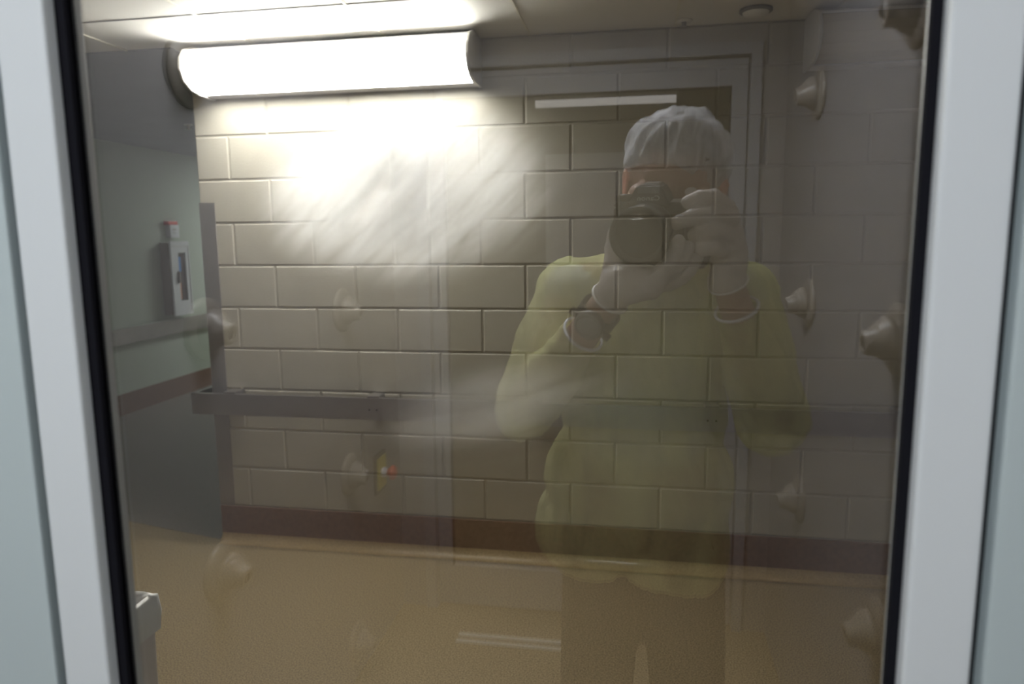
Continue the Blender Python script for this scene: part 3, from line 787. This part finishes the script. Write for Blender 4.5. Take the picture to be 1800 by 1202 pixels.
# gloves
def glove(shapes, wrist, el, nm):
    d = (wrist - el).normalized()
    cuffp = wrist - d * .008
    g = blob('glove', shapes + [('c', cuffp, .028, wrist, .0275)], .0026, 'glove', body, 2, .0025, lambda p, n: p + n * (noise.noise(p * 70) * .0016))
    bm = bm_new(); bm.from_mesh(g.data)
    bmesh.ops.delete(bm, geom=[v for v in bm.verts if (v.co - cuffp).dot(d) < 0], context='VERTS'); bm.to_mesh(g.data); bm.free()
    ring_tube('glove_rim', cuffp, d, .0305, .0018, 'liner', g)
glove(hand_left(), LWR, LEL, 'l'); glove(hand_right(), RWR, REL, 'r')
# wristwatch on the inside of the left wrist, facing the glass
wd = (LWR - LEL).normalized(); wc = LWR - wd * .045
fd = (Vector((-.02, 1, .05)) - wd * Vector((-.02, 1, .05)).dot(wd)).normalized(); sd = wd.cross(fd)
bm = bm_new(); u = 36; rings = []
for t_ in (-.012, .012):
    for rr in (.0305, .0335):
        rings.append([bm.verts.new(wc + wd * t_ + (fd * math.cos(2 * PI * k / u) + sd * math.sin(2 * PI * k / u) * 1.0) * rr) for k in range(u)])
for a, b in ((0, 1), (1, 3), (3, 2), (2, 0)):
    for k in range(u): bm.faces.new([rings[a][k], rings[a][(k + 1) % u], rings[b][(k + 1) % u], rings[b][k]])
wt = obj('wristwatch', bm, 'watch', None); tag(wt, 'chunky black wristwatch with a grey bezel on the bare wrist', 'watch')
fc = wc + fd * .031
bm = bm_new(); lathe(bm, [(0, 0), (.023, 0), (.024, .003), (.024, .011), (.021, .013), (0, .013)], fc, fd, 36)
for a in (-1, 1):
    box(bm, -.014, .014, -.004, .004, -.005, .005, M4=Matrix.Translation(fc + sd * a * .024 + fd * .004) @ Matrix((sd, wd, fd)).transposed().to_4x4())
obj('watch_case', bm, 'watch', wt)
bm = bm_new(); lathe(bm, [(.0185, .0128), (.0185, .0150), (.0215, .0150), (.0225, .0122)], fc, fd, 36); obj('bezel', bm, 'watch_ring', wt)
bm = bm_new(); lathe(bm, [(0, .0132), (.018, .0132), (.018, .0136), (0, .0138)], fc, fd, 36); obj('dial', bm, 'cam_grey', wt)

# ------------------------------------------------------------------ the camera he holds
CM = Matrix((r_axis, f_axis, u_axis)).transposed().to_4x4(); CM.translation = CAM - f_axis * .005
ct = bpy.data.objects.new('camera', None); COL.objects.link(ct); ct.matrix_world = CM
tag(ct, 'black digital camera with a wide round lens held up to the face', 'camera')
def cobj(name, bm, m_, parent=None, smooth=None):
    o = obj(name, bm, m_, None, smooth); o.parent = parent or ct
    return o
bm = bm_new()          # magnesium body: plan outline with the swollen grip, extruded
plan = [(-.058, -.112), (.030, -.112), (.050, -.104), (.056, -.092), (.080, -.090), (.089, -.100), (.090, -.150), (.082, -.166), (-.050, -.166), (-.060, -.158)]
prism(bm, plan, 'z', -.064, .029)
bmesh.ops.bevel(bm, geom=bm.edges[:], offset=.004, segments=3, affect='EDGES')
cobj('camera_body', bm, 'cam_rubber')
bm = bm_new()          # top plate and shoulder
prism(bm, [(p[0] * .985, p[1] * 1.0 - .001) for p in plan], 'z', .027, .036)
bmesh.ops.bevel(bm, geom=bm.edges[:], offset=.003, segments=2, affect='EDGES')
cobj('top_plate', bm, 'cam_black')
bm = bm_new()          # prism hump
A = [(-.034, .030), (.034, .030), (.026, .050), (.018, .063), (-.018, .063), (-.026, .050)]
vs1 = [bm.verts.new((x, -.096 - (.004 if z > .06 else 0), z)) for x, z in A]; vs2 = [bm.verts.new((x * .9, -.172, z * .93 + .003)) for x, z in A]
bm.faces.new(vs1); bm.faces.new(vs2[::-1])
for i in range(6): bm.faces.new([vs1[i], vs1[(i + 1) % 6], vs2[(i + 1) % 6], vs2[i]])
bmesh.ops.bevel(bm, geom=bm.edges[:], offset=.003, segments=3, affect='EDGES')
hump = cobj('prism_hump', bm, 'cam_black')
bm = bm_new(); box(bm, -.017, .017, -.1005, -.0965, .051, .062, .001); h2 = cobj('flash_panel', bm, 'cam_grey', hump); h2['label'] = 'glossy grey panel on the hump'
bm = bm_new(); box(bm, -.011, .011, -.160, -.125, .061, .064); cobj('hot_shoe', bm, 'steel')
fcu = bpy.data.curves.new('lettering', 'FONT'); fcu.body = 'Canon'; fcu.size = .0105; fcu.extrude = .0003; fcu.align_x = 'CENTER'
tmp = bpy.data.objects.new('tmp', fcu); COL.objects.link(tmp)
dg = bpy.context.evaluated_depsgraph_get(); dg.update()
me = bpy.data.meshes.new_from_object(tmp.evaluated_get(dg)); bpy.data.objects.remove(tmp)
me.materials.clear(); me.materials.append(M['cam_letter'])
# text faces forward, away from the holder
me.transform(Matrix.Translation((0, -.0945, .0405)) @ Matrix(((-1.25, 0, 0, 0), (0, 0, 1, 0), (0, 1, 0, 0), (0, 0, 0, 1))))
lo = bpy.data.objects.new('lettering', me); COL.objects.link(lo); lo.parent = hump
bm = bm_new(); lathe(bm, [(0, 0), (.009, 0), (.010, .004), (0, .005)], (.068, -.108, .036), (0, 0, 1), 20); cobj('shutter_button', bm, 'steel')
bm = bm_new(); lathe(bm, [(0, 0), (.013, 0), (.013, .010), (0, .010)], (-.046, -.140, .036), (0, 0, 1), 28); cobj('mode_dial', bm, 'cam_black')
bm = bm_new(); lathe(bm, [(.030, -.114), (.036, -.112), (.036, -.108), (.034, -.106), (.034, -.100)], (0, 0, 0), (0, 1, 0), 48); cobj('lens_mount', bm, 'cam_grey')
bm = bm_new()          # lens barrel, open at the front with a recessed element
lathe(bm, [(.030, -.106), (.0335, -.104), (.0345, -.088), (.0365, -.086), (.0372, -.060), (.0355, -.058), (.0360, -.046), (.0385, -.043), (.0405, -.034), (.0415, -.004), (.0412, 0), (.0375, 0), (.0355, -.004), (.0345, -.010), (.033, -.012)], (0, 0, 0), (0, 1, 0), 64)
lens = cobj('lens', bm, 'cam_black')
bm = bm_new(); lathe(bm, [(.0374, -.084), (.0384, -.083), (.0384, -.064), (.0374, -.063)], (0, 0, 0), (0, 1, 0), 64); cobj('zoom_ring', bm, 'cam_rubber', lens)
bm = bm_new(); lathe(bm, [(.0350, -.1040), (.0362, -.1035), (.0362, -.1010), (.0350, -.1000)], (0, 0, 0), (0, 1, 0), 64); cobj('silver_ring', bm, 'watch_ring', lens)
bm = bm_new(); lathe(bm, [(.0345, -.012), (.026, -.0085), (.013, -.0065), (0, -.006)], (0, 0, 0), (0, 1, 0), 48); cobj('front_element', bm, 'lens_glass', lens)
bm = bm_new(); lathe(bm, [(0, 0), (.012, 0), (.014, -.012), (0, -.012)], (-.006, -.165, .046), (0, 1, 0), 24); cobj('eyepiece', bm, 'cam_rubber')

# ------------------------------------------------------------------ drifting mist (fine droplets scatter mostly forward)
def mist_mat(name, density, scale, stretch, turn, lo, hi, g=.9):
    mt = bpy.data.materials.new(name); mt.use_nodes = True
    nt = mt.node_tree; N = nt.nodes; L = nt.links; N.remove(N['Principled BSDF']); out = N['Material Output']
    tc = N.new('ShaderNodeTexCoord')
    mp = N.new('ShaderNodeMapping'); mp.vector_type = 'TEXTURE'
    mp.inputs['Scale'].default_value = stretch; mp.inputs['Rotation'].default_value = (0, turn, 0)
    n = N.new('ShaderNodeTexNoise'); n.inputs['Scale'].default_value = scale; n.inputs['Detail'].default_value = 4; n.inputs['Roughness'].default_value = .6
    n.inputs['Distortion'].default_value = .7
    L.new(tc.outputs['Object'], mp.inputs['Vector']); L.new(mp.outputs[0], n.inputs['Vector'])
    r = N.new('ShaderNodeMapRange'); r.inputs['From Min'].default_value = lo; r.inputs['From Max'].default_value = hi
    L.new(n.outputs['Fac'], r.inputs['Value'])
    ln = N.new('ShaderNodeVectorMath'); ln.operation = 'LENGTH'; L.new(tc.outputs['Object'], ln.inputs[0])
    fr = N.new('ShaderNodeMapRange'); fr.interpolation_type = 'SMOOTHERSTEP'
    fr.inputs['From Min'].default_value = .15; fr.inputs['From Max'].default_value = 1.0; fr.inputs['To Min'].default_value = 1; fr.inputs['To Max'].default_value = 0
    L.new(ln.outputs['Value'], fr.inputs['Value'])
    m1 = N.new('ShaderNodeMath'); m1.operation = 'MULTIPLY'; L.new(r.outputs[0], m1.inputs[0]); L.new(fr.outputs[0], m1.inputs[1])
    m2 = N.new('ShaderNodeMath'); m2.operation = 'MULTIPLY'; L.new(m1.outputs[0], m2.inputs[0]); m2.inputs[1].default_value = density
    vs = N.new('ShaderNodeVolumeScatter'); vs.inputs['Color'].default_value = (1, 1, 1, 1); vs.inputs['Anisotropy'].default_value = g
    L.new(m2.outputs[0], vs.inputs['Density']); L.new(vs.outputs[0], out.inputs['Volume'])
    return mt
def mist(loc, size, rotdeg, mt, label):
    bm = bm_new(); bmesh.ops.create_icosphere(bm, subdivisions=3, radius=1)
    me = bpy.data.meshes.new('mist_cloud'); bm.to_mesh(me); bm.free(); me.materials.append(mt)
    o = bpy.data.objects.new('mist_cloud', me); COL.objects.link(o)
    o.location = loc; o.scale = size; o.rotation_euler = tuple(math.radians(a) for a in rotdeg)
    tag(o, label, 'mist', None, 'stuff')
    return o
mist((-.262, .80, 1.580), (.205, .09, .120), (0, -5, 0), mist_mat('bright_mist', 125, 4.2, (2.4, 1, .45), -.95, .40, .72, .86), 'bright white wispy mist hanging just below the lit wall light')
mist((-.160, .80, 1.337), (.190, .08, .062), (0, -12, 0), mist_mat('grey_mist', 32, 1.6, (2.0, 1, .8), -.4, .36, .66), 'faint grey mist drifting in front of the steel bumper rail')
